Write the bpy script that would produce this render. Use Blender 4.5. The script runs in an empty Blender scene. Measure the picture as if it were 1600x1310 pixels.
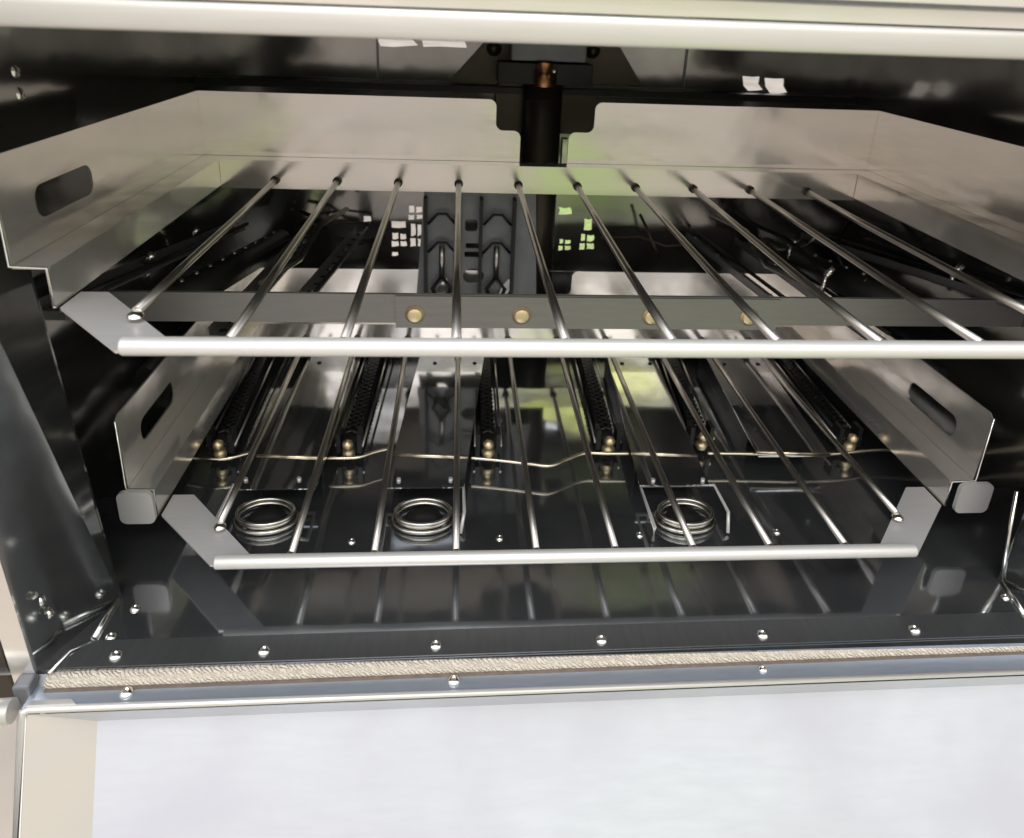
import bpy, bmesh, math, random
from mathutils import Vector, Matrix
random.seed(7)
C = bpy.context.scene.collection
SC = bpy.context.scene

# ------------------------------------------------------------------ camera
RES_X, RES_Y = 1600.0, 1310.0
F, CX, CY = 1102.83, 795.63, 418.61
cam_d = bpy.data.cameras.new('camera')
cam = bpy.data.objects.new('camera', cam_d); C.objects.link(cam)
cam.location = (-.07598, -.34441, .31668)
Rm = Matrix.Rotation(-.07701, 3, 'Z') @ Matrix.Rotation(1.21835, 3, 'X') @ Matrix.Rotation(.03913, 3, 'Z')
cam.rotation_euler = Rm.to_euler()
cam_d.sensor_width = 36.0
cam_d.lens = 36.0 * F / RES_X
cam_d.shift_x = (RES_X / 2 - CX) / RES_X
cam_d.shift_y = (CY - RES_Y / 2) / RES_X
cam_d.clip_start = .01; cam_d.clip_end = 300
cam_d.dof.use_dof = True; cam_d.dof.focus_distance = .46; cam_d.dof.aperture_fstop = 11
SC.camera = cam

# ------------------------------------------------------------------ light
SC.view_settings.view_transform = 'Standard'; SC.view_settings.look = 'None'
SC.view_settings.exposure = .2; SC.view_settings.gamma = 1
w = bpy.data.worlds.new('World'); SC.world = w; w.use_nodes = True
nt = w.node_tree; nt.nodes.clear()
out = nt.nodes.new('ShaderNodeOutputWorld'); bg = nt.nodes.new('ShaderNodeBackground')
tc = nt.nodes.new('ShaderNodeTexCoord'); sep = nt.nodes.new('ShaderNodeSeparateXYZ')
nt.links.new(tc.outputs['Generated'], sep.inputs[0])
mr = nt.nodes.new('ShaderNodeMapRange'); mr.inputs[1].default_value = -1; mr.inputs[2].default_value = 1
nt.links.new(sep.outputs['Z'], mr.inputs[0])
cr = nt.nodes.new('ShaderNodeValToRGB'); nt.links.new(mr.outputs[0], cr.inputs[0])
el = cr.color_ramp.elements
el[0].position = 0; el[0].color = (.20, .17, .14, 1)
el[1].position = 1; el[1].color = (1.15, 1.25, 1.45, 1)
for p_, c_ in ((.40, (.34, .29, .24, 1)), (.50, (.66, .58, .49, 1)), (.58, (.80, .72, .66, 1)), (.655, (1.3, 1.2, 1.14, 1)), (.70, (2.6, 2.46, 2.38, 1)), (.76, (2.3, 2.22, 2.2, 1)), (.82, (1.2, 1.26, 1.36, 1))):
    e = el.new(p_); e.color = c_
nz = nt.nodes.new('ShaderNodeTexNoise'); nz.inputs['Scale'].default_value = 2.6; nz.inputs['Detail'].default_value = 3
nt.links.new(tc.outputs['Generated'], nz.inputs['Vector'])
gr = nt.nodes.new('ShaderNodeValToRGB'); nt.links.new(nz.outputs['Fac'], gr.inputs[0])
gr.color_ramp.elements[0].position = .50; gr.color_ramp.elements[0].color = (0, 0, 0, 1)
gr.color_ramp.elements[1].position = .58; gr.color_ramp.elements[1].color = (1, 1, 1, 1)
band = nt.nodes.new('ShaderNodeValToRGB'); nt.links.new(mr.outputs[0], band.inputs[0])
be = band.color_ramp.elements; be[0].position = .60; be[0].color = (.8, .8, .8, 1); be[1].position = .66; be[1].color = (0, 0, 0, 1)
mul = nt.nodes.new('ShaderNodeMath'); mul.operation = 'MULTIPLY'
nt.links.new(gr.outputs[0], mul.inputs[0]); nt.links.new(band.outputs[0], mul.inputs[1])
mx = nt.nodes.new('ShaderNodeMixRGB'); mx.inputs[2].default_value = (.64, .68, .48, 1)
nt.links.new(mul.outputs[0], mx.inputs[0]); nt.links.new(cr.outputs[0], mx.inputs[1])
# unseen lime spot added to the surroundings so the steel mirrors a soft patch
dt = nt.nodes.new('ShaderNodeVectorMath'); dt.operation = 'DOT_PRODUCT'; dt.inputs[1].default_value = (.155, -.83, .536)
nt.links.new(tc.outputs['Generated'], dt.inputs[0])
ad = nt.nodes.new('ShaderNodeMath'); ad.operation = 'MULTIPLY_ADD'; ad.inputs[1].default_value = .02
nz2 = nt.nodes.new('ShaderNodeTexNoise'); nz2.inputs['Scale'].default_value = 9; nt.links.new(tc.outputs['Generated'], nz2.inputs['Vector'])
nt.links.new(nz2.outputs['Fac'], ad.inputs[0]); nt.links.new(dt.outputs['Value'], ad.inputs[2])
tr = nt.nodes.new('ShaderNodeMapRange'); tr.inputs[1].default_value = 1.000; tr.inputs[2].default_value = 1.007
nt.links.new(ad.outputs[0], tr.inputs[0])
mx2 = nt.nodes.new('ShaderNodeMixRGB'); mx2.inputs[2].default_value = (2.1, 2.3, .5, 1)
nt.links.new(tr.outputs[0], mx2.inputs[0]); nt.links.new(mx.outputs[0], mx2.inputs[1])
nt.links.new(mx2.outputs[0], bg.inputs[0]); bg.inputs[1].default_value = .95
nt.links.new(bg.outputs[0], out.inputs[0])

def area(name, loc, target, sx, sy, power, col):
    l = bpy.data.lights.new(name, 'AREA'); l.shape = 'RECTANGLE'; l.size = sx; l.size_y = sy; l.energy = power; l.color = col
    o = bpy.data.objects.new(name, l); C.objects.link(o); o.location = loc
    o.rotation_euler = (Vector(target) - Vector(loc)).to_track_quat('-Z', 'Y').to_euler()
    return o
area('daylight_lamp', (-.4, -1.5, 2.7), (0, 0, .05), 2.2, 1.2, 54, (1, .98, .95))

# ------------------------------------------------------------------ pixel helper
def at(u, v, ax, val):
    """the point of the plane coordinate[ax]=val seen at photo pixel u,v"""
    d = Rm @ Vector(((u - CX) / F, -(v - CY) / F, -1)); o = cam.location
    t = (val - o[ax]) / d[ax]
    return o + d * t

# ------------------------------------------------------------------ materials
def mat(name, col, metal=0., rough=.5, brush=None, bump=0., vary=0., coat=0., ns=40., blot=None, warp=0.):
    m = bpy.data.materials.new(name); m.use_nodes = True; t = m.node_tree; b = t.nodes['Principled BSDF']
    b.inputs['Base Color'].default_value = (*col, 1); b.inputs['Metallic'].default_value = metal
    b.inputs['Roughness'].default_value = rough; b.inputs['Coat Weight'].default_value = coat
    tcn = t.nodes.new('ShaderNodeTexCoord'); mp = t.nodes.new('ShaderNodeMapping')
    t.links.new(tcn.outputs['Object'], mp.inputs[0])
    if brush: mp.inputs['Scale'].default_value = brush
    n = t.nodes.new('ShaderNodeTexNoise'); n.inputs['Scale'].default_value = ns; n.inputs['Detail'].default_value = 5
    t.links.new(mp.outputs[0], n.inputs['Vector'])
    n2 = t.nodes.new('ShaderNodeTexNoise'); n2.inputs['Scale'].default_value = 9; n2.inputs['Detail'].default_value = 4
    t.links.new(tcn.outputs['Object'], n2.inputs['Vector'])
    # roughness: fine grain + large smudges
    a = t.nodes.new('ShaderNodeMath'); a.operation = 'MULTIPLY_ADD'
    t.links.new(n2.outputs['Fac'], a.inputs[0]); a.inputs[1].default_value = rough * .4; a.inputs[2].default_value = rough * .8
    t.links.new(a.outputs[0], b.inputs['Roughness'])
    if vary:
        mix = t.nodes.new('ShaderNodeMixRGB'); mix.blend_type = 'MULTIPLY'; mix.inputs[1].default_value = (*col, 1)
        r = t.nodes.new('ShaderNodeMapRange'); r.inputs[1].default_value = .3; r.inputs[2].default_value = .7
        r.inputs[3].default_value = 1 - vary; r.inputs[4].default_value = 1
        t.links.new(n.outputs['Fac'], r.inputs[0]); t.links.new(r.outputs[0], mix.inputs[2]); mix.inputs[0].default_value = 1
        t.links.new(mix.outputs[0], b.inputs['Base Color'])
    if blot:   # large soft blotches of a second colour (grease film, wiped areas)
        r3 = t.nodes.new('ShaderNodeMapRange'); r3.inputs[1].default_value = .38; r3.inputs[2].default_value = .62
        t.links.new(n2.outputs['Fac'], r3.inputs[0])
        m3 = t.nodes.new('ShaderNodeMixRGB'); m3.inputs[2].default_value = (*blot, 1)
        src = b.inputs['Base Color'].links[0].from_socket
        t.links.new(r3.outputs[0], m3.inputs[0]); t.links.new(src, m3.inputs[1]); t.links.new(m3.outputs[0], b.inputs['Base Color'])
    if bump:
        bp = t.nodes.new('ShaderNodeBump'); bp.inputs['Strength'].default_value = bump; bp.inputs['Distance'].default_value = .0006
        t.links.new(n.outputs['Fac'], bp.inputs['Height']); t.links.new(bp.outputs[0], b.inputs['Normal'])
        if warp:   # gentle unevenness of thin sheet, bends the reflections
            n4 = t.nodes.new('ShaderNodeTexNoise'); n4.inputs['Scale'].default_value = 16; n4.inputs['Detail'].default_value = 2
            t.links.new(tcn.outputs['Object'], n4.inputs['Vector'])
            b4 = t.nodes.new('ShaderNodeBump'); b4.inputs['Strength'].default_value = warp; b4.inputs['Distance'].default_value = .004
            t.links.new(n4.outputs['Fac'], b4.inputs['Height']); t.links.new(b4.outputs[0], bp.inputs['Normal'])
    return m
M = {
 'sheet':  mat('brushed_steel_sheet', (.86, .82, .77), .80, .16, (1, 1, 14), .03, .08, ns=30, warp=.30, blot=(.80, .775, .74)),
 'satin':  mat('satin_gusset_steel', (.60, .59, .585), .45, .38, (1, 14, 1), .04, .06, ns=30),
 'return': mat('polished_pan_return', (.66, .60, .55), .45, .40, None, .02, .05, ns=12, blot=(.58, .565, .57)),  # warm reflection on the pan's left side put into the base colour
 'rod':    mat('drawn_steel_wire', (.54, .515, .48), 1, .30, None, .05, .2),
 'bar':    mat('satin_front_bar', (.74, .73, .71), .5, .42, (3, 20, 20), .05, .05),
 'mirror': mat('polished_dark_steel', (.66, .67, .68), .97, .075, None, .01, .12, ns=60, warp=.12),
 'floor':  mat('polished_floor_steel', (.42, .44, .46), .935, .085, None, .015, .15, ns=60, warp=.12, blot=(.33, .34, .36)),
 'wall':   mat('sooty_polished_steel', (.34, .335, .325), .93, .13, None, .03, .35, ns=14, warp=.2),
 'jamb':   mat('polished_jamb_steel', (.31, .32, .32), .96, .10, None, .015, .2, ns=14, warp=.15),
 'soot':   mat('black_burner_iron', (.018, .018, .019), .3, .45, None, .3, .3),
 'brown':  mat('brown_oxidised_steel', (.085, .072, .058), .7, .42, None, .1, .2),
 'grey':   mat('grey_cross_bar_steel', (.25, .245, .25), .6, .42, (1, 8, 8), .05, .1),
 'brass':  mat('brass', (.80, .66, .42), .85, .42, None, .05, .1),
 'copper': mat('copper', (.72, .36, .18), 1, .35, None, .1, .2),
 'chrome': mat('dulled_coil_wire', (.60, .58, .53), 1, .26, None, .1, .35),
 'screw':  mat('screw_steel', (.82, .81, .78), 1, .18),
 'tube':   mat('nickel_tube', (.78, .70, .56), 1, .22),
 'sill':   mat('dull_sill_strip', (.17, .175, .18), .85, .36, (8, 1, 1), .05, .12),
 'flange': mat('blue_grey_door_flange', (.44, .49, .57), .7, .32, (2, 14, 14), .05, .1),
 'door':   mat('satin_door_pan', (.63, .66, .73), .35, .40, (1, 12, 1), .03, .07, blot=(.54, .55, .62), warp=.25),
 'lip':    mat('satin_hood_lip', (.66, .65, .62), .5, .33, (1, 12, 12), .03, .04),
 'block':  mat('grey_cast_block', (.22, .23, .25), .6, .45, None, .3, .3),
 'stone':  mat('patio_stone', (.50, .43, .36), 0, .8, None, .3, .5, ns=1.2),
 'grass':  mat('lime_grass', (.36, .48, .14), 0, .9, None, .5, .4, ns=20),
}
def rope_mat():
    m = bpy.data.materials.new('glass_fibre_rope'); m.use_nodes = True; t = m.node_tree; b = t.nodes['Principled BSDF']
    b.inputs['Roughness'].default_value = .85
    tcn = t.nodes.new('ShaderNodeTexCoord')
    n = t.nodes.new('ShaderNodeTexNoise'); n.inputs['Scale'].default_value = 900; n.inputs['Detail'].default_value = 3
    wv = t.nodes.new('ShaderNodeTexWave'); wv.inputs['Scale'].default_value = 230; wv.inputs['Distortion'].default_value = 7; wv.bands_direction = 'DIAGONAL'
    t.links.new(tcn.outputs['Object'], n.inputs[0]); t.links.new(tcn.outputs['Object'], wv.inputs[0])
    r = t.nodes.new('ShaderNodeValToRGB'); t.links.new(n.outputs['Fac'], r.inputs[0])
    r.color_ramp.elements[0].position = .3; r.color_ramp.elements[0].color = (.47, .41, .33, 1)
    r.color_ramp.elements[1].position = .5; r.color_ramp.elements[1].color = (.62, .56, .47, 1)
    t.links.new(r.outputs[0], b.inputs['Base Color'])
    ad = t.nodes.new('ShaderNodeMath'); ad.operation = 'ADD'
    t.links.new(n.outputs['Fac'], ad.inputs[0]); t.links.new(wv.outputs['Fac'], ad.inputs[1])
    bp = t.nodes.new('ShaderNodeBump'); bp.inputs['Strength'].default_value = .8; bp.inputs['Distance'].default_value = .0012
    t.links.new(ad.outputs[0], bp.inputs['Height']); t.links.new(bp.outputs[0], b.inputs['Normal'])
    return m
M['rope'] = rope_mat()
M['rope_edge'] = mat('brown_rope_edge', (.15, .115, .095), 0, .9, None, .4, .3, ns=200)

# ------------------------------------------------------------------ mesh builder
class MB:
    def __init__(s): s.bm = bmesh.new()
    def box(s, x0, x1, y0, y1, z0, z1, bev=0):
        r = bmesh.ops.create_cube(s.bm, size=1)
        for v in r['verts']:
            v.co = Vector(((x0 + x1) / 2 + v.co.x * (x1 - x0), (y0 + y1) / 2 + v.co.y * (y1 - y0), (z0 + z1) / 2 + v.co.z * (z1 - z0)))
        if bev:
            es = {e for v in r['verts'] for e in v.link_edges}
            bmesh.ops.bevel(s.bm, geom=list(es), offset=bev, segments=2, affect='EDGES', profile=.6)
        return s
    def hexa(s, pts, th):
        """a flat quad/polygon (list of points) thickened by vector th"""
        a = [s.bm.verts.new(p) for p in pts]; b = [s.bm.verts.new(Vector(p) + Vector(th)) for p in pts]
        n = len(a); s.bm.faces.new(a); s.bm.faces.new(b[::-1])
        for i in range(n): s.bm.faces.new((a[i], b[i], b[(i + 1) % n], a[(i + 1) % n])[::-1])
        return s
    def tube(s, pts, r, n=14, cap=True, closed=False):
        pts = [Vector(p) for p in pts]; rings = []
        N = len(pts)
        for i, p in enumerate(pts):
            if closed: t = (pts[(i + 1) % N] - pts[i - 1]).normalized()
            else: t = ((pts[min(i + 1, N - 1)] - p).normalized() + (p - pts[max(i - 1, 0)]).normalized()).normalized()
            up = Vector((0, 0, 1)) if abs(t.z) < .9 else Vector((0, 1, 0))
            a = t.cross(up).normalized(); b = a.cross(t).normalized()
            rr = r[i] if isinstance(r, (list, tuple)) else r
            rings.append([s.bm.verts.new(p + (a * math.cos(2 * math.pi * k / n) + b * math.sin(2 * math.pi * k / n)) * rr) for k in range(n)])
        for i in range(N if closed else N - 1):
            A, B = rings[i], rings[(i + 1) % N]
            for k in range(n):
                f = s.bm.faces.new((A[k], A[(k + 1) % n], B[(k + 1) % n], B[k])); f.smooth = True
        if cap and not closed:
            s.bm.faces.new(rings[0][::-1]); s.bm.faces.new(rings[-1])
        return s
    def lathe(s, prof, o, ax=(0, 0, 1), n=20):
        """prof: list of (radius, height) along ax from o"""
        ax = Vector(ax).normalized(); o = Vector(o)
        u = ax.orthogonal().normalized(); v = ax.cross(u)
        rings = []
        for r, h in prof:
            if r < 1e-6: rings.append([s.bm.verts.new(o + ax * h)])
            else: rings.append([s.bm.verts.new(o + ax * h + (u * math.cos(2 * math.pi * k / n) + v * math.sin(2 * math.pi * k / n)) * r) for k in range(n)])
        for A, B in zip(rings, rings[1:]):
            for k in range(n):
                a = A[k % len(A)]; b = A[(k + 1) % len(A)]; c = B[(k + 1) % len(B)]; d = B[k % len(B)]
                vs = []
                for q in (a, b, c, d):
                    if q not in vs: vs.append(q)
                if len(vs) > 2: s.bm.faces.new(vs).smooth = True
        return s
    def plate(s, outline, holes, th, fn):
        """2D outline with holes, filled, thickness th, mapped by fn(u,v,w)"""
        cu = bpy.data.curves.new('tmp', 'CURVE'); cu.dimensions = '2D'; cu.fill_mode = 'BOTH'; cu.extrude = th / 2
        for poly in [outline] + holes:
            sp = cu.splines.new('POLY'); sp.points.add(len(poly) - 1); sp.use_cyclic_u = True
            for q, (a, b) in zip(sp.points, poly): q.co = (a, b, 0, 1)
        ob = bpy.data.objects.new('tmp', cu); C.objects.link(ob)
        me = bpy.data.meshes.new_from_object(ob.evaluated_get(bpy.context.evaluated_depsgraph_get()))
        bpy.data.objects.remove(ob); bpy.data.curves.remove(cu)
        for v in me.vertices: v.co = Vector(fn(v.co.x, v.co.y, v.co.z))
        s.bm.from_mesh(me); bpy.data.meshes.remove(me)
        return s
    def build(s, name, m, parent=None, loc=(0, 0, 0), rotz=0, label=None):
        bmesh.ops.recalc_face_normals(s.bm, faces=s.bm.faces)
        me = bpy.data.meshes.new(name); s.bm.to_mesh(me); s.bm.free(); me.materials.append(M[m])
        o = bpy.data.objects.new(name, me); C.objects.link(o); o.parent = parent; o.location = loc; o.rotation_euler = (0, 0, rotz)
        if label: o['label'] = label
        return o
def rrect(x0, x1, y0, y1, r, n=6):
    out = []
    for cx, cy, a0 in ((x1 - r, y1 - r, 0), (x0 + r, y1 - r, 90), (x0 + r, y0 + r, 180), (x1 - r, y0 + r, 270)):
        for k in range(n + 1):
            a = math.radians(a0 + 90 * k / n); out.append((cx + r * math.cos(a), cy + r * math.sin(a)))
    return out
def arc(cx, cy, r, a0, a1, n=6):
    return [(cx + r * math.cos(math.radians(a0 + (a1 - a0) * k / n)), cy + r * math.sin(math.radians(a0 + (a1 - a0) * k / n))) for k in range(n + 1)]
def thing(name, label, cat, loc=(0, 0, 0), group=None):
    o = bpy.data.objects.new(name, None); C.objects.link(o); o.location = loc; o['label'] = label; o['category'] = cat
    if group: o['group'] = group
    return o

# ================================================================== ground
g = MB().box(-30, 30, -30, 30, -.92, -.9).build('ground', 'stone'); g['kind'] = 'structure'
lw = MB().box(.40, 1.2, -9, 12, -.902, -.89).build('added_lawn', 'grass'); lw['kind'] = 'structure'  # unseen grass strip, added to tint the steel and the openings green

# ================================================================== oven cabinet
ZF = -.0286          # floor of the cavity
YB = .40             # back wall
XW = .335            # inner side walls
cab = thing('oven_cabinet', 'open stainless steel gas oven cabinet with dark polished cavity around two wire racks', 'oven', (0, 0, ZF))
def P(mb, name, m, parent=cab, label=None):
    """build geometry given in world coordinates as a part of the cabinet tree (cabinet origin is at height ZF)"""
    bmesh.ops.translate(mb.bm, verts=mb.bm.verts, vec=(0, 0, -ZF))
    return mb.build(name, m, parent, label=label)
def screw(parent, p, ax=(0, 0, 1), r=.0038):
    s_ = MB().lathe([(r, 0), (r, .0005), (r * .88, r * .34), (r * .55, r * .58), (r * .34, r * .62), (r * .30, r * .45), (0, r * .40)], p, ax, 16)
    return P(s_, 'screw', 'screw', parent)

floor = P(MB().box(-XW, XW, -.0465, YB, ZF - .003, ZF), 'floor', 'floor')
for x, y in ((-.146, .048), (-.045, .049), (.054, .050), (.154, .051)): screw(floor, (x, y, ZF), r=.0028)
screw(floor, (-.271, -.026, ZF), r=.003); screw(floor, (.279, -.012, ZF), r=.0026); screw(floor, (-.266, -.006, ZF), r=.003)

# back wall with vent openings; the upper holes are reflected highlights built as openings
holes = []
for (u0, v0, u1, v1) in ((585, 50, 645, 72), (652, 52, 722, 73), (1160, 120, 1188, 142), (1194, 123, 1226, 146),
                         (638, 322, 661, 344), (641, 350, 660, 386), (612, 346, 634, 356), (612, 364, 636, 386), (612, 394, 622, 400),
                         (872, 324, 894, 336), (912, 342, 926, 360), (872, 374, 893, 392), (905, 366, 930, 391), (568, 338, 580, 347)):
    a = at(u0, v1, 1, YB); b = at(u1, v0, 1, YB)
    if v0 > 300 and (u1 - u0) > 16 and (v1 - v0) > 16:     # openings crossed by strips of the frame behind
        mx_ = a.x + (b.x - a.x) * random.uniform(.4, .6); mz_ = a.z + (b.z - a.z) * random.uniform(.4, .6); g_ = .0010
        for q in ((a.x, mx_ - g_, a.z, mz_ - g_), (mx_ + g_, b.x, a.z + .001, mz_ - g_), (a.x + .001, mx_ - g_, mz_ + g_, b.z), (mx_ + g_, b.x - .001, mz_ + g_, b.z - .001)):
            holes.append(q)
        continue
    holes.append((a.x, b.x, a.z, b.z))
wb = MB()
mesh_out = [(-XW, ZF - .003), (XW, ZF - .003), (XW, .325), (-XW, .325)]
def ragged(a, b, c, d):
    j = lambda q: random.uniform(-.16, .16) * q
    W_, H_ = b - a, d - c; sk = .35 * H_ if c > .2 else 0
    p_ = [(a + sk * 1.2, c), ((a + b) / 2, c + j(H_) * .5 + .04 * H_), (b + sk, c + abs(j(H_))), (b + j(W_) * .4, (c + d) / 2), (b - abs(j(W_)), d), ((a + b) / 2 + j(W_), d - abs(j(H_))), (a - sk * .4, d), (a + abs(j(W_)), (c + d) / 2 + j(H_))]
    return p_
wb.plate(mesh_out, [ragged(a, b, c, d) for a, b, c, d in holes], .002, lambda u, v, q: (u, YB + .001 + q, v))
back = P(wb, 'back_wall', 'wall')
for sx in (-1, 1):
    sw = P(MB().box(sx * XW if sx > 0 else -XW - .002, XW + .002 if sx > 0 else -XW, .004, YB, ZF - .003, .325), 'side_wall', 'wall')
P(MB().box(-XW, XW, -.075, YB, .322, .325), 'ceiling', 'wall')
# cross seams on the back wall
P(MB().box(-.16, -.158, YB - .003, YB, .246, .320), 'wall_seam', 'sill')
P(MB().box(.155, .1565, YB - .003, YB, .246, .320), 'wall_seam', 'sill')

# jambs (flared front side panels) with face flange
for sx in (-1, 1):
    e0 = Vector((sx * (.278 if sx < 0 else .286), .002, ZF)); e1 = Vector((sx * .2985, 0, .325))
    f0 = Vector((sx * .301, -.045, ZF - .008)); f1 = Vector((sx * .308, -.05, .325))
    jm = MB(); jm.hexa([e0, f0, f1, e1], (sx * .0015, 0, 0))
    jm.hexa([e0 + Vector((0, .0005, 0)), e1 + Vector((0, .0005, 0)), Vector((sx * XW, .0025, .325)), Vector((sx * XW, .0025, ZF))], (0, .0015, 0))
    j = P(jm, 'jamb', 'jamb')
    fl = MB().hexa([f0 + Vector((0, -.001, -.004)), f1 + Vector((0, -.001, 0)), f1 + Vector((sx * .012, -.001, 0)), f0 + Vector((sx * .012, -.001, -.004))], (0, -.0015, 0))
    fl.hexa([f0 + Vector((sx * .012, .001, -.004)), f1 + Vector((sx * .012, .001, 0)), Vector((sx * .315, YB, .325)), Vector((sx * .338, YB, ZF - .01))], (sx * .0015, 0, 0)) if False else None
    P(fl, 'face_flange', 'sheet', j)
    hb_ = MB().box(min(sx * .3165, sx * .40), max(sx * .3165, sx * .40), -.045, -.041, -.060, .030, .001)
    P(hb_, 'hinge_bracket', 'brown', j)
    # bright folded angle along the bottom of the jamb
    a_ = MB().tube([(sx * .2795, -.028, ZF + .0012), (sx * (.279 if sx < 0 else .2865), .001, ZF + .0012)], .0016, 8)
    if sx > 0: a_.tube([(.2855, .0005, ZF + .001), (.2865, .012, ZF + .064)], .0013, 8)
    else: a_.tube([(-.2795, -.030, ZF + .001), (-.2885, -.0355, ZF + .001), (-.2925, -.050, ZF + .001)], .0009, 8)
    P(a_, 'corner_angle', 'screw', j)
for u, v in ((65, 938), (78, 958)):
    p_ = at(u, v, 0, -.2945); screw(cab, p_, (1, .2, 0), .003)
for u, v in ((22, 112), (30, 148)):
    p_ = at(u, v, 0, -.2925); screw(cab, p_, (1, .2, 0), .0035)

# sill strip, gasket, sill screws
RZ = .008
sl = MB().hexa([(-.280, -.029, ZF + .0004), (-.292, -.0465, ZF + .0004), (.31, -.0415, ZF + .0004), (.31, -.0245, ZF + .0004)], (0, 0, .0008))
sill = P(sl, 'sill_strip', 'sill')
for x in (-.262, -.182, -.086, .010, .107, .202): screw(sill, (x, -.0378 + .0078 * x, ZF + .0012), r=.0036)
gk = MB().tube([(-.294 + .603 * k / 60, -.0490 + .0065 * k / 60 + random.uniform(-.0002, .0002), -.0335 + random.uniform(-.00015, .00015)) for k in range(61)], .0042, 12)
gasket = P(gk, 'gasket_rope', 'rope')
P(MB().tube([(-.294, -.0532, -.0362), (.309, -.0465, -.0362)], .0017, 8), 'rope_edge', 'rope_edge', gasket)
P(MB().hexa([(-.30, -.0462, ZF - .003), (-.30, -.055, ZF - .010), (.315, -.048, ZF - .010), (.315, -.040, ZF - .003)], (0, .001, -.002)), 'sill_apron', 'sill')

# top lip of the opening: rolled lower edge and flat face
lp = MB()
prof = []
for k in range(9):
    a = math.radians(90 + 180 * k / 8)   # half round roll
    cc, ss = math.cos(a), math.sin(a); prof.append((-.080 + .0018 * math.copysign(abs(cc) ** .6, cc), .3102 + .0052 * math.copysign(abs(ss) ** .8, ss)))
pts = [(-.074, .3155), (-.080, .3154)] + prof[1:] + [(-.072, .3052), (-.072, .3085)]
vsA = [lp.bm.verts.new((-.42, y, z - .0012)) for y, z in pts]; vsB = [lp.bm.verts.new((.42, y, z + .0012)) for y, z in pts]
for i in range(len(pts)):
    f = lp.bm.faces.new((vsA[i], vsA[(i + 1) % len(pts)], vsB[(i + 1) % len(pts)], vsB[i])); f.smooth = True
lp.bm.faces.new(vsA[::-1]); lp.bm.faces.new(vsB)
lip = P(lp, 'opening_lip', 'lip')
P(MB().hexa([(-.42, -.081, .3148), (.42, -.081, .3172), (.42, -.074, .40), (-.42, -.074, .40)], (0, .003, 0)), 'hood_front', 'sheet')
P(MB().hexa([(-.1, -.0835, .3226), (.42, -.0835, .3222), (.42, -.0835, .3236), (-.1, -.0835, .3238)], (0, .002, 0)), 'hood_seam', 'sill')

# column with T plate, mounting plate and fittings at the back
P(MB().tube([(.007, .372, ZF), (.006, .372, .262)], .0195, 28), 'column', 'brown')
P(MB().plate(rrect(-.040, .063, .196, .245, .007), [], .003, lambda u, v, q: (u, .388 + q, v)), 'column_plate', 'brown')
mpl = P(MB().hexa([(-.088, .392, .244), (.110, .392, .247), (.080, .392, .289), (.066, .392, .300), (-.036, .392, .300), (-.048, .392, .288)], (0, -.003, 0)), 'mounting_plate', 'brown')
for u, v in ((772, 76), (926, 80)):
    p_ = at(u, v, 1, .388)
    P(MB().lathe([(.0075, 0), (.0075, .0012), (.0042, .0013), (.0042, .004), (0, .0042)], p_, (0, -1, 0), 6 if False else 18), 'bolt', 'brown', mpl)
P(MB().box(-XW, XW, .380, .398, .2355, .2425, .001), 'rear_channel', 'soot')
P(MB().box(-.028, .044, .352, .384, .270, .2865, .0015), 'bearing_block', 'block')
P(MB().box(-.040, .052, .356, .386, .248, .268, .001), 'bearing_housing', 'soot')
cf = P(MB().lathe([(.009, 0), (.009, .012), (.0075, .0125), (.0075, .022)], (.004, .350, .247), (0, 0, 1), 20), 'pipe_fitting', 'copper')
P(MB().lathe([(.0022, 0), (.0022, .003), (0, .0036)], (.012, .342, .262), (.2, -1, 0), 12), 'grub_screw', 'screw', cf)
P(MB().box(.0275, .0325, .36, .372, .165, .195), 'column_clip', 'screw')

# hanging bracket with two rows of chevron springs behind the cross bar
hb = MB().plate([(-.117, .040), (.002, .040), (-.004, .156), (-.108, .156)],
                [rrect(-.071, -.051, .0625, .078, .0074), rrect(-.070, -.052, .090, .0955, .001), rrect(-.069, -.053, .099, .104, .001),
                 [(-.097, .050)] + [(-.094, .06), (-.087, .068), (-.083, .059), (-.088, .05)], [(-.036, .05), (-.033, .06), (-.026, .068), (-.022, .058), (-.028, .05)],
                 rrect(-.070, -.058, .116, .128, .003)],
                .003, lambda u, v, q: (u, .300 + q, v))
brk = P(hb, 'hanging_bracket', 'block')
for xx in (-.0915, -.0395):
    for zz in (.1345, .1065, .052):
        P(MB().tube([(xx - .013, .292, zz - .010), (xx - .004, .292, zz), (xx + .004, .292, zz), (xx + .013, .292, zz - .010)], .0014, 8), 'spring_clip', 'soot', brk)
    P(MB().tube([(xx, .291, .073), (xx, .291, .104)], .0027, 10), 'clip_pin', 'rod', brk)
    P(MB().tube([(xx, .291, .072), (xx - .009, .291, .060), (xx - .004, .291, .046)], .0020, 8), 'clip_arm', 'soot', brk)
    P(MB().tube([(xx, .291, .072), (xx + .009, .291, .060), (xx + .004, .291, .046)], .0020, 8), 'clip_arm', 'soot', brk)
    P(MB().box(xx - .017, xx - .014, .286, .298, .040, .150), 'bracket_rail', 'soot', brk)
    P(MB().box(xx + .014, xx + .017, .286, .298, .040, .150), 'bracket_rail', 'soot', brk)

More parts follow.
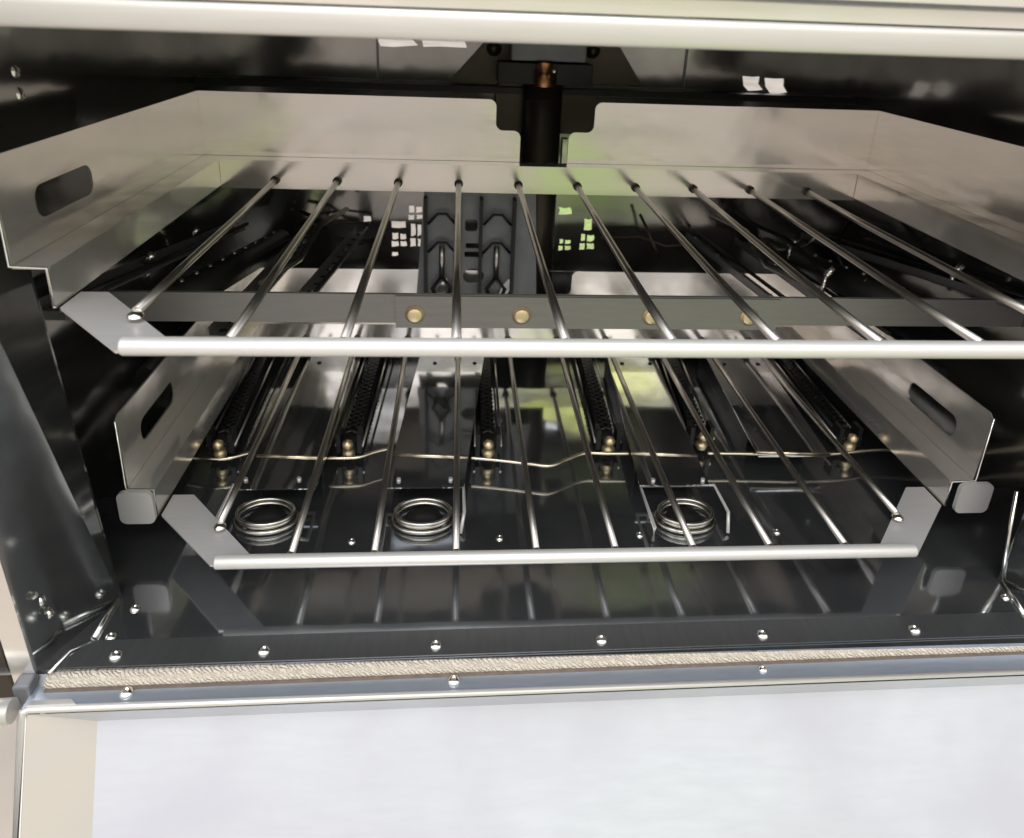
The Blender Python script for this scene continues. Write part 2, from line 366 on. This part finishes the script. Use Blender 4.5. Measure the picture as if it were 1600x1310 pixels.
# grey cross bar with brass bolts
cb = P(MB().box(-XW, XW, .100, .103, .1115, .1325), 'cross_bar', 'grey')
cm = P(MB().hexa([(-.118, .0985, .1085), (.150, .0985, .1085), (.150, .0985, .1318), (-.118, .0985, .1318)], (0, .0012, 0)), 'bar_plate', 'grey', cb)
for x in (-.105, -.032, .059, .129):
    P(MB().lathe([(.0066, 0), (.0066, .0008), (.0056, .0011), (.0054, .0022), (.0044, .0030), (0, .0033)], (x, .0985, .1185), (0, -1, 0), 20), 'bolt', 'brass', cm)

# side burner tubes along the walls
for sx in (-1, 1):
    t_ = MB().tube([(sx * .285, .150, .104), (sx * .262, .375, .078)], .0125, 18)
    sb = P(t_, 'side_burner', 'soot')
    for k in range(9):
        yy = .165 + k * .024; xx = .285 - (yy - .15) * .1
        P(MB().lathe([(.0020, 0), (.0016, .0018), (0, .002)], (sx * xx, yy, .104 - (yy - .15) * .115 + .012), (0, 0, 1), 10), 'burner_port', 'rod', sb)
    P(MB().tube([(sx * .235, .20, .10), (sx * .222, .28, .092), (sx * .205, .30, .12), (sx * .190, .36, .118)], .0028, 10), 'gas_pipe', 'rod')
    P(MB().tube([(sx * .300, .12, .06), (sx * .300, .38, .05)], .006, 12), 'wall_rail', 'soot')
# dark perforated rails and cables along the side walls, seen through the upper rack
def rail(xa, ya, za, xb, yb, zb, w_=.008):
    m = MB(); A = Vector((xa, ya, za)); B = Vector((xb, yb, zb)); d = (B - A); n = Vector((d.y, -d.x, 0)).normalized() * w_
    m.hexa([A - n, A + n, B + n, B - n], (0, 0, .0015))
    m.hexa([A - n, B - n, B - n + Vector((0, 0, .007)), A - n + Vector((0, 0, .007))], (.001, 0, 0))
    r_ = P(m, 'perforated_rail', 'grey')
    N = int(d.length / .016)
    h_ = MB()
    for k in range(N):
        c = A + d * ((k + .5) / N) + Vector((0, 0, .0016)); P(MB().lathe([(.0030, 0), (.0030, .0005), (0, .0005)], c, (0, 0, 1), 10), 'rail_hole', 'soot', r_)
        if k % 3 == 1: P(MB().lathe([(.0026, 0), (.0022, .0014), (0, .0018)], c + Vector((.002, 0, .0005)), (0, 0, 1), 10), 'rivet', 'rod', r_)
    P(MB().tube([A + n * 1.2 + Vector((0, 0, .006)), B + n * 1.2 + Vector((0, 0, .006))], .0018, 8), 'rail_wire', 'soot', r_)
for sx in (-1, 1):
    rail(sx * .322, .06, .135, sx * .300, .36, .095)
    rail(sx * .248, .13, .085, sx * .232, .37, .085)
    rail(sx * .205, .20, .080, sx * .180, .385, .085, .006)
def cable(pts, r=.0016, m='soot'):
    P(MB().tube(pts, r, 8), 'cable', m)
def at3(l): return [at(u, v, 1, y) for u, v, y in l]
cable(at3([(1195, 375, .34), (1215, 390, .33), (1240, 392, .32), (1262, 384, .31), (1275, 370, .30)]), .0017, 'rod')
cable(at3([(1150, 330, .38), (1180, 352, .34), (1228, 372, .30), (1262, 402, .26), (1290, 425, .22)]), .0022)
cable(at3([(1330, 345, .30), (1312, 372, .29), (1304, 392, .28), (1318, 420, .26)]), .0020)
cable(at3([(470, 330, .38), (500, 345, .37), (520, 372, .36), (560, 380, .36), (600, 372, .37)]), .0022)
cable(at3([(450, 372, .38), (480, 352, .38), (530, 345, .38), (575, 350, .38)]), .0016, 'brown')
cable(at3([(940, 372, .38), (1000, 370, .38), (1040, 385, .37), (1100, 380, .37)]), .0014, 'brown')
cable(at3([(1000, 335, .38), (1012, 360, .37), (1022, 385, .36), (1030, 402, .36)]), .0016, 'brown')
for (u, v, y) in ((1290, 432, .2), (1345, 450, .2), (1235, 385, .3), (1490, 428, .15), (228, 412, .18), (300, 370, .3)):
    p_ = at(u, v, 1, y); P(MB().tube([p_, p_ + Vector((.006, 0, .008))], .0028, 10).tube([p_ + Vector((0, 0, -.014)), p_], .0016, 8), 'wing_nut', 'screw')

# rack supports at the jambs
for sx in (-1, 1):
    x0, x1 = (.268, .290) if sx < 0 else (.272, .296)
    out_ = rrect(x0, x1, -.0035, .0205, .0045) ; out_ = [(sx * a, b) for a, b in out_]
    s_ = MB().plate(out_, [], .003, lambda u, v, q: (u, .040 + q, v))
    rs = P(s_, 'rack_support', 'satin')
    P(MB().box(min(sx * .29, sx * XW), max(sx * .29, sx * XW), .0435, .0455, .001, .012), 'support_arm', 'soot', rs)

# burners
def burner(x0, y0, x1, y1):
    d = Vector((x1 - x0, y1 - y0, 0)).normalized(); n = Vector((d.y, -d.x, 0))
    A = Vector((x0, y0, -.020)); B = Vector((x1, y1, -.016))
    b = MB()
    b.tube([A, B], .0058, 14)
    w_ = n * .0052
    b.hexa([A - w_ + Vector((0, 0, .0065)), A + w_ + Vector((0, 0, .0065)), B + w_ + Vector((0, 0, .0065)), B - w_ + Vector((0, 0, .0065))], (0, 0, .0012))
    br = P(b, 'burner', 'soot')
    L = (B - A).length; teeth = MB(); N = int(L / .0068)
    for ph in (1, -1):
        teeth.tube([A + d * (.010 + k * .0068) + Vector((0, 0, .0092)) + n * (.0048 * ph * (1 if k % 2 else -1)) for k in range(N - 1)], .0013, 6)
    P(MB().tube([A + n * .0105 + Vector((0, 0, .004)), B + n * .0105 + Vector((0, 0, .004))], .0011, 8).tube([A - n * .0105 + Vector((0, 0, .004)), B - n * .0105 + Vector((0, 0, .004))], .0011, 8), 'guide_rail', 'rod', br)
    P(teeth, 'flame_port_row', 'soot', br)
    cap = MB().lathe([(.0052, 0), (.0052, .004), (.0036, .0045), (.0036, .009), (.0046, .0095), (.0046, .0125), (.0015, .0150), (0, .0152)], A + d * -.003 + Vector((0, 0, -.002)), (0, -.25, 1), 6)
    P(cap, 'brass_jet', 'brass', br)
    P(MB().box(A.x - .010, A.x - .0065, A.y - .002, A.y + .010, -.022, -.0045).box(A.x + .0065, A.x + .010, A.y - .002, A.y + .010, -.022, -.0045), 'jet_clip', 'soot', br)
for b_ in ((-.261, .143, -.268, .375), (-.161, .142, -.153, .375), (-.050, .141, -.048, .375), (.049, .145, .056, .375), (.129, .150, .150, .375), (.256, .147, .262, .375)):
    burner(*b_)

# raised burner covers (mirror topped trays between the burners)
def cover(xa, xb, xc, xd, y0=.083, y1=.312):
    """front edge xa..xb, rear edge xc..xd"""
    m = MB().hexa([(xa, y0, -.0125), (xb, y0, -.0125), (xd, y1, -.0085), (xc, y1, -.0085)], (0, 0, .001))
    c = P(m, 'burner_cover', 'mirror')
    ya = y0 + .035; ka = .035 / (y1 - y0)
    for a_, b_, sg in ((xa, xc, 1), (xb, xd, -1)):
        q = a_ + (b_ - a_) * ka
        P(MB().hexa([(q + sg * .003, ya, -.0120), (b_ + sg * .003, y1, -.0088), (b_ + sg * .003, y1, ZF), (q + sg * .003, ya, ZF)], (.001 * sg, 0, 0)), 'cover_side', 'soot', c)
    r_ = MB()
    t0 = .45 * (.122 - y0) / (y1 - y0) + .0
    ry = .118; k = (ry - y0) / (y1 - y0)
    r_.tube([(xa + (xc - xa) * k, ry + .004, -.0104), (xb + (xd - xb) * k, ry, -.0104)], .0010, 8)
    P(r_, 'cover_ridge', 'tube', c)
    for q in (.2, .8): P(MB().lathe([(.0022, 0), (.0018, .001), (0, .0012)], (xc + (xd - xc) * q, y1 - .045, -.0084), (0, 0, 1), 10), 'rivet', 'soot', c)
    return c
cover(-.230, -.176, -.217, -.168); cover(-.127, -.070, -.110, -.046); cover(.060, .113, .077, .124); cover(.165, .224, .178, .236, y0=.118)

# chromed outlet rings with staple frames in front of three covers
for cx_, cy_ in ((-.2085, .070), (-.0985, .068), (.0905, .0645)):
    root = P(MB().lathe([(.0135, 0), (.0135, .0012), (0, .0012)], (cx_, cy_, ZF + .0004), (0, 0, 1), 32), 'outlet_ring', 'soot')
    for zz, rr in ((.0022, .0215), (.0048, .0185), (.0078, .0195)):
        c_ = MB().tube([(cx_ + rr * math.cos(a * math.pi / 20), cy_ + rr * .70 * math.sin(a * math.pi / 20), ZF + zz) for a in range(40)], .0015, 10, closed=True)
        P(c_, 'coil_turn', 'chrome', root)
    fr = MB().tube([(cx_ - .029, cy_ - .022, ZF + .002), (cx_ - .029, cy_ - .022, ZF + .013), (cx_ - .0285, cy_ + .023, ZF + .013), (cx_ + .0285, cy_ + .023, ZF + .013), (cx_ + .029, cy_ - .006, ZF + .012), (cx_ + .0265, cy_ - .016, ZF + .002)], .0013, 8)
    fr.tube([(cx_ - .019, cy_ + .023, ZF + .013), (cx_ - .019, cy_ + .023, ZF + .019)], .0016, 8).tube([(cx_ + .019, cy_ + .023, ZF + .013), (cx_ + .019, cy_ + .023, ZF + .019)], .0016, 8)
    P(fr, 'staple_frame', 'satin', root)

# pilot tubes running across the burner fronts
def pilot(pts):
    P(MB().tube([(x, y, -.0155) for x, y in pts], .0014, 10), 'pilot_tube', 'tube')
def smooth(pts, n=6):
    o = []
    for i in range(len(pts) - 1):
        p0 = pts[max(i - 1, 0)]; p1 = pts[i]; p2 = pts[i + 1]; p3 = pts[min(i + 2, len(pts) - 1)]
        for k in range(n):
            t = k / n
            o.append(tuple(.5 * ((2 * p1[j]) + (-p0[j] + p2[j]) * t + (2 * p0[j] - 5 * p1[j] + 4 * p2[j] - p3[j]) * t * t + (-p0[j] + 3 * p1[j] - 3 * p2[j] + p3[j]) * t ** 3) for j in (0, 1)))
    o.append(pts[-1]); return o
pilot(smooth([(-.285, .129), (-.270, .125), (-.252, .125), (-.236, .132)]))
pilot(smooth([(-.176, .125), (-.165, .1248), (-.151, .126), (-.140, .132), (-.130, .136)]))
pilot(smooth([(-.065, .124), (-.045, .121), (-.020, .116), (-.003, .113), (.012, .121), (.028, .129), (.045, .1285), (.064, .128)]))
pilot(smooth([(.127, .128), (.16, .127), (.193, .125), (.235, .126), (.277, .131), (.33, .122)]))

# drop-down door: hinge flange, rim and recessed pan
DR = .0080
def dp(x, d, n):
    """point of the door: x across, d down the face from the rim, n inwards"""
    y0 = -.0610 + DR * x; z0 = -.0365
    return Vector((x, y0 - .411 * d + .911 * n, z0 - .911 * d - .411 * n))
XL, XR = -.3005, .34
LD = .26
dm = MB()
dm.hexa([dp(XL, -.0005, 0) + Vector((0, .0155, .0008)), dp(XR, -.0005, 0) + Vector((0, .0155, .0008)), dp(XR, -.0005, 0), dp(XL, -.0005, 0)], (0, 0, -.0015))
door = P(dm, 'door', 'flange', label='lowered door with blue grey hinge flange and pale recessed inner pan')
for x in (-.2505, -.0755, .102): screw(door, Vector((x, -.0540 + DR * x, -.0357)), r=.0036 if x < .1 else .0026)
pn = MB()
r0 = .0025; ins = .030; ti = .016; dep = .017
o4 = [dp(XL + r0, r0, 0), dp(XR - r0, r0, 0), dp(XR - r0, LD - r0, 0), dp(XL + r0, LD - r0, 0)]
i4 = [dp(XL + ins, ti, dep), dp(XR - ins, ti, dep), dp(XR - ins, LD - ti, dep), dp(XL + ins, LD - ti, dep)]
vo = [pn.bm.verts.new(p) for p in o4]; vi = [pn.bm.verts.new(p) for p in i4]
for i in range(3): pn.bm.faces.new((vo[i], vo[(i + 1) % 4], vi[(i + 1) % 4], vi[i]))
pn.bm.faces.new(vi)

P(pn, 'door_pan', 'door', door)
rt = MB()
rt.plate([(0, 0), (1, 0), (1, 1), (0, 1)], [], .0001, lambda u, v, q: (o4[0].lerp(i4[0], u)).lerp(o4[3].lerp(i4[3], u), v) + Vector((q * 10, 0, 0)))
P(rt, 'pan_return', 'return', door)
rm = MB().tube([dp(XL, LD, 0), dp(XL, .004, 0), dp(XL + .0012, .0012, 0), dp(XL + .004, 0, 0), dp(XR, 0, 0), dp(XR, LD, 0)], .0019, 12)
P(rm, 'door_rim', 'lip', door)
P(MB().hexa([dp(XL - .001, 0, 0), dp(XL - .001, LD, 0), dp(XL - .001, LD, .03), dp(XL - .001, 0, .016)], (.0015, 0, 0)), 'door_side', 'sheet', door)
P(MB().hexa([dp(XL, 0, .0195), dp(XR, 0, .0195), dp(XR, LD, .0195), dp(XL, LD, .0195)], (0, .002, 0)), 'door_back', 'sheet', door)
P(MB().hexa([dp(XL + .002, -.0005, .0005) + Vector((0, 0, .0008)), dp(XL + .004, -.0005, .0135) + Vector((0, 0, .0016)), dp(XL + .014, -.0005, .0135) + Vector((0, 0, .0016)), dp(XL + .027, -.0005, .0005) + Vector((0, 0, .0008))], (0, 0, .0012)), 'corner_tab', 'lip', door)
hg = MB().tube([(-.306, -.062, -.0385), (-.40, -.064, -.044)], .0062, 20)
hinge = P(hg, 'hinge_rod', 'lip')
P(MB().box(-.3085, -.2995, -.0565, -.0475, -.046, -.029, .0015), 'hinge_knuckle', 'block', hinge)

# ================================================================== wire racks
def make_rack(label):
    t = thing('wire_rack', label, 'oven rack', (0, 0, 0), 'wire oven racks')
    S = .05; WX = .286; IX = .2688; Y0 = .0447; DB = .3127; DRr = .2966; ZT = .0709; ZB = .0191; TH = .0013
    fb = MB().tube([(-.2185, 0, 0), (-.2175, 0, 0), (.2175, 0, 0), (.2185, 0, 0)], [.0036, .0042, .0042, .0036], 24)
    fb.build('front_bar', 'bar', t)
    for i in range(10):
        x = (i - 4.5) * S; ys = .0315 if i in (0, 9) else .0015
        zs = .0024 if i in (0, 9) else 0
        bx_ = random.uniform(-.0006, .0006)
        r = MB().tube([(x, ys, zs), (x + bx_, .1, zs * .6 + .0006), (x + bx_ * .6, .2, .0016), (x, DRr + .001, .003)], .0023, 12).build('rod', 'rod', t)
        MB().lathe([(.0023, -.0005), (.0036, 0), (.0036, .0010), (.0024, .0016)], (x, DRr - .0014, .003), (0, -1, 0), 14).build('ferrule', 'brown', r)
        if 0 < i < 9: MB().lathe([(.0031, 0), (.0029, .0012), (.0023, .0026)], (x + random.uniform(-.0004, .0004), .0030, 0), (0, 1, .1), 12).build('weld_bead', 'rod', r)
        if i in (0, 9):
            MB().lathe([(.0040, 0), (.0036, .0014), (.0018, .0026), (0, .0028)], (x, .030, .0003), (0, 0, 1), 14).build('weld_bead', 'screw', r)
    for sx in (-1, 1):
        m = MB()
        out_ = [(Y0 + .001, ZB), (DB, ZB), (DB, ZT), (Y0 + .005, ZT), (Y0 + .001, ZT - .003)]
        m.plate(out_, [rrect(.0735, .131, .0335, .0505, .0068)], TH, lambda u, v, q: (sx * (WX + q), u, v))
        m.box(min(sx * (IX - .0006), sx * (WX - .0008)), max(sx * (IX - .0006), sx * (WX - .0008)), Y0, DB - .001, ZB - TH, ZB - .0001)
        m.box(min(sx * IX, sx * (IX + TH)), max(sx * IX, sx * (IX + TH)), Y0, DRr - .0005, -.0022, ZB - TH)
        m.build('side_panel', 'sheet', t)
        # bright cut edge of the folded sheet, seen from the front
        e = MB().tube([(sx * WX, Y0 - .0003, ZT - .002), (sx * WX, Y0 - .0003, ZB), (sx * IX, Y0 - .0003, ZB - .0005), (sx * (IX + .0006), Y0 - .0003, -.001)], .0008, 8)
        e.build('sheet_edge', 'screw', t)
        p4 = [(sx * .2672, Y0 + .0006, -.0035), (sx * .2215, .0, -.0035), (sx * .1930, .0, -.0035), (sx * .2535, .0655, -.0035), (sx * .2672, .0655, -.0035)]
        MB().hexa(p4, (0, 0, .0014)).build('corner_gusset', 'satin', t)
    b = MB()
    n1, n2, zn, r = .0415, .0205, .0455, .006
    cx_ = -.003
    out_ = [(-WX, ZT), (-WX, ZB), (cx_ - n2, ZB)]
    out_ += arc(cx_ - n2 - r, zn - r, r, 0, 90) + arc(cx_ - n1 + r, zn + r, r, 270, 180) + arc(cx_ - n1 - r, ZT - r, r, 0, 90)
    right = [(2 * cx_ - a, c) for a, c in out_[2:]][::-1]
    out_ = out_ + right + [(WX, ZB), (WX, ZT)]
    b.plate(out_, [], TH, lambda u, v, q: (u, DB + .0008 + q, v))
    b.box(-WX + .001, WX - .001, DRr, DB, ZB - TH, ZB - .0002)
    b.box(-IX - .001, IX + .001, DRr, DRr + TH, -.0045, ZB - TH)
    b.build('back_panel', 'sheet', t)
    return t
def copy_tree(o, parent=None):
    c = o.copy(); C.objects.link(c); c.parent = parent
    for ch in list(o.children): copy_tree(ch, c)
    return c
lower = make_rack('wire oven rack in the lower position, pushed in just above the dark burner floor')
upper = copy_tree(lower)
upper.location = (-.00135, -.06183, .17435)
upper['label'] = 'wire oven rack in the upper position, pulled forward under the top lip'
for t_ in (lower, upper):
    pass
SC.render.resolution_x = 1024; SC.render.resolution_y = 838
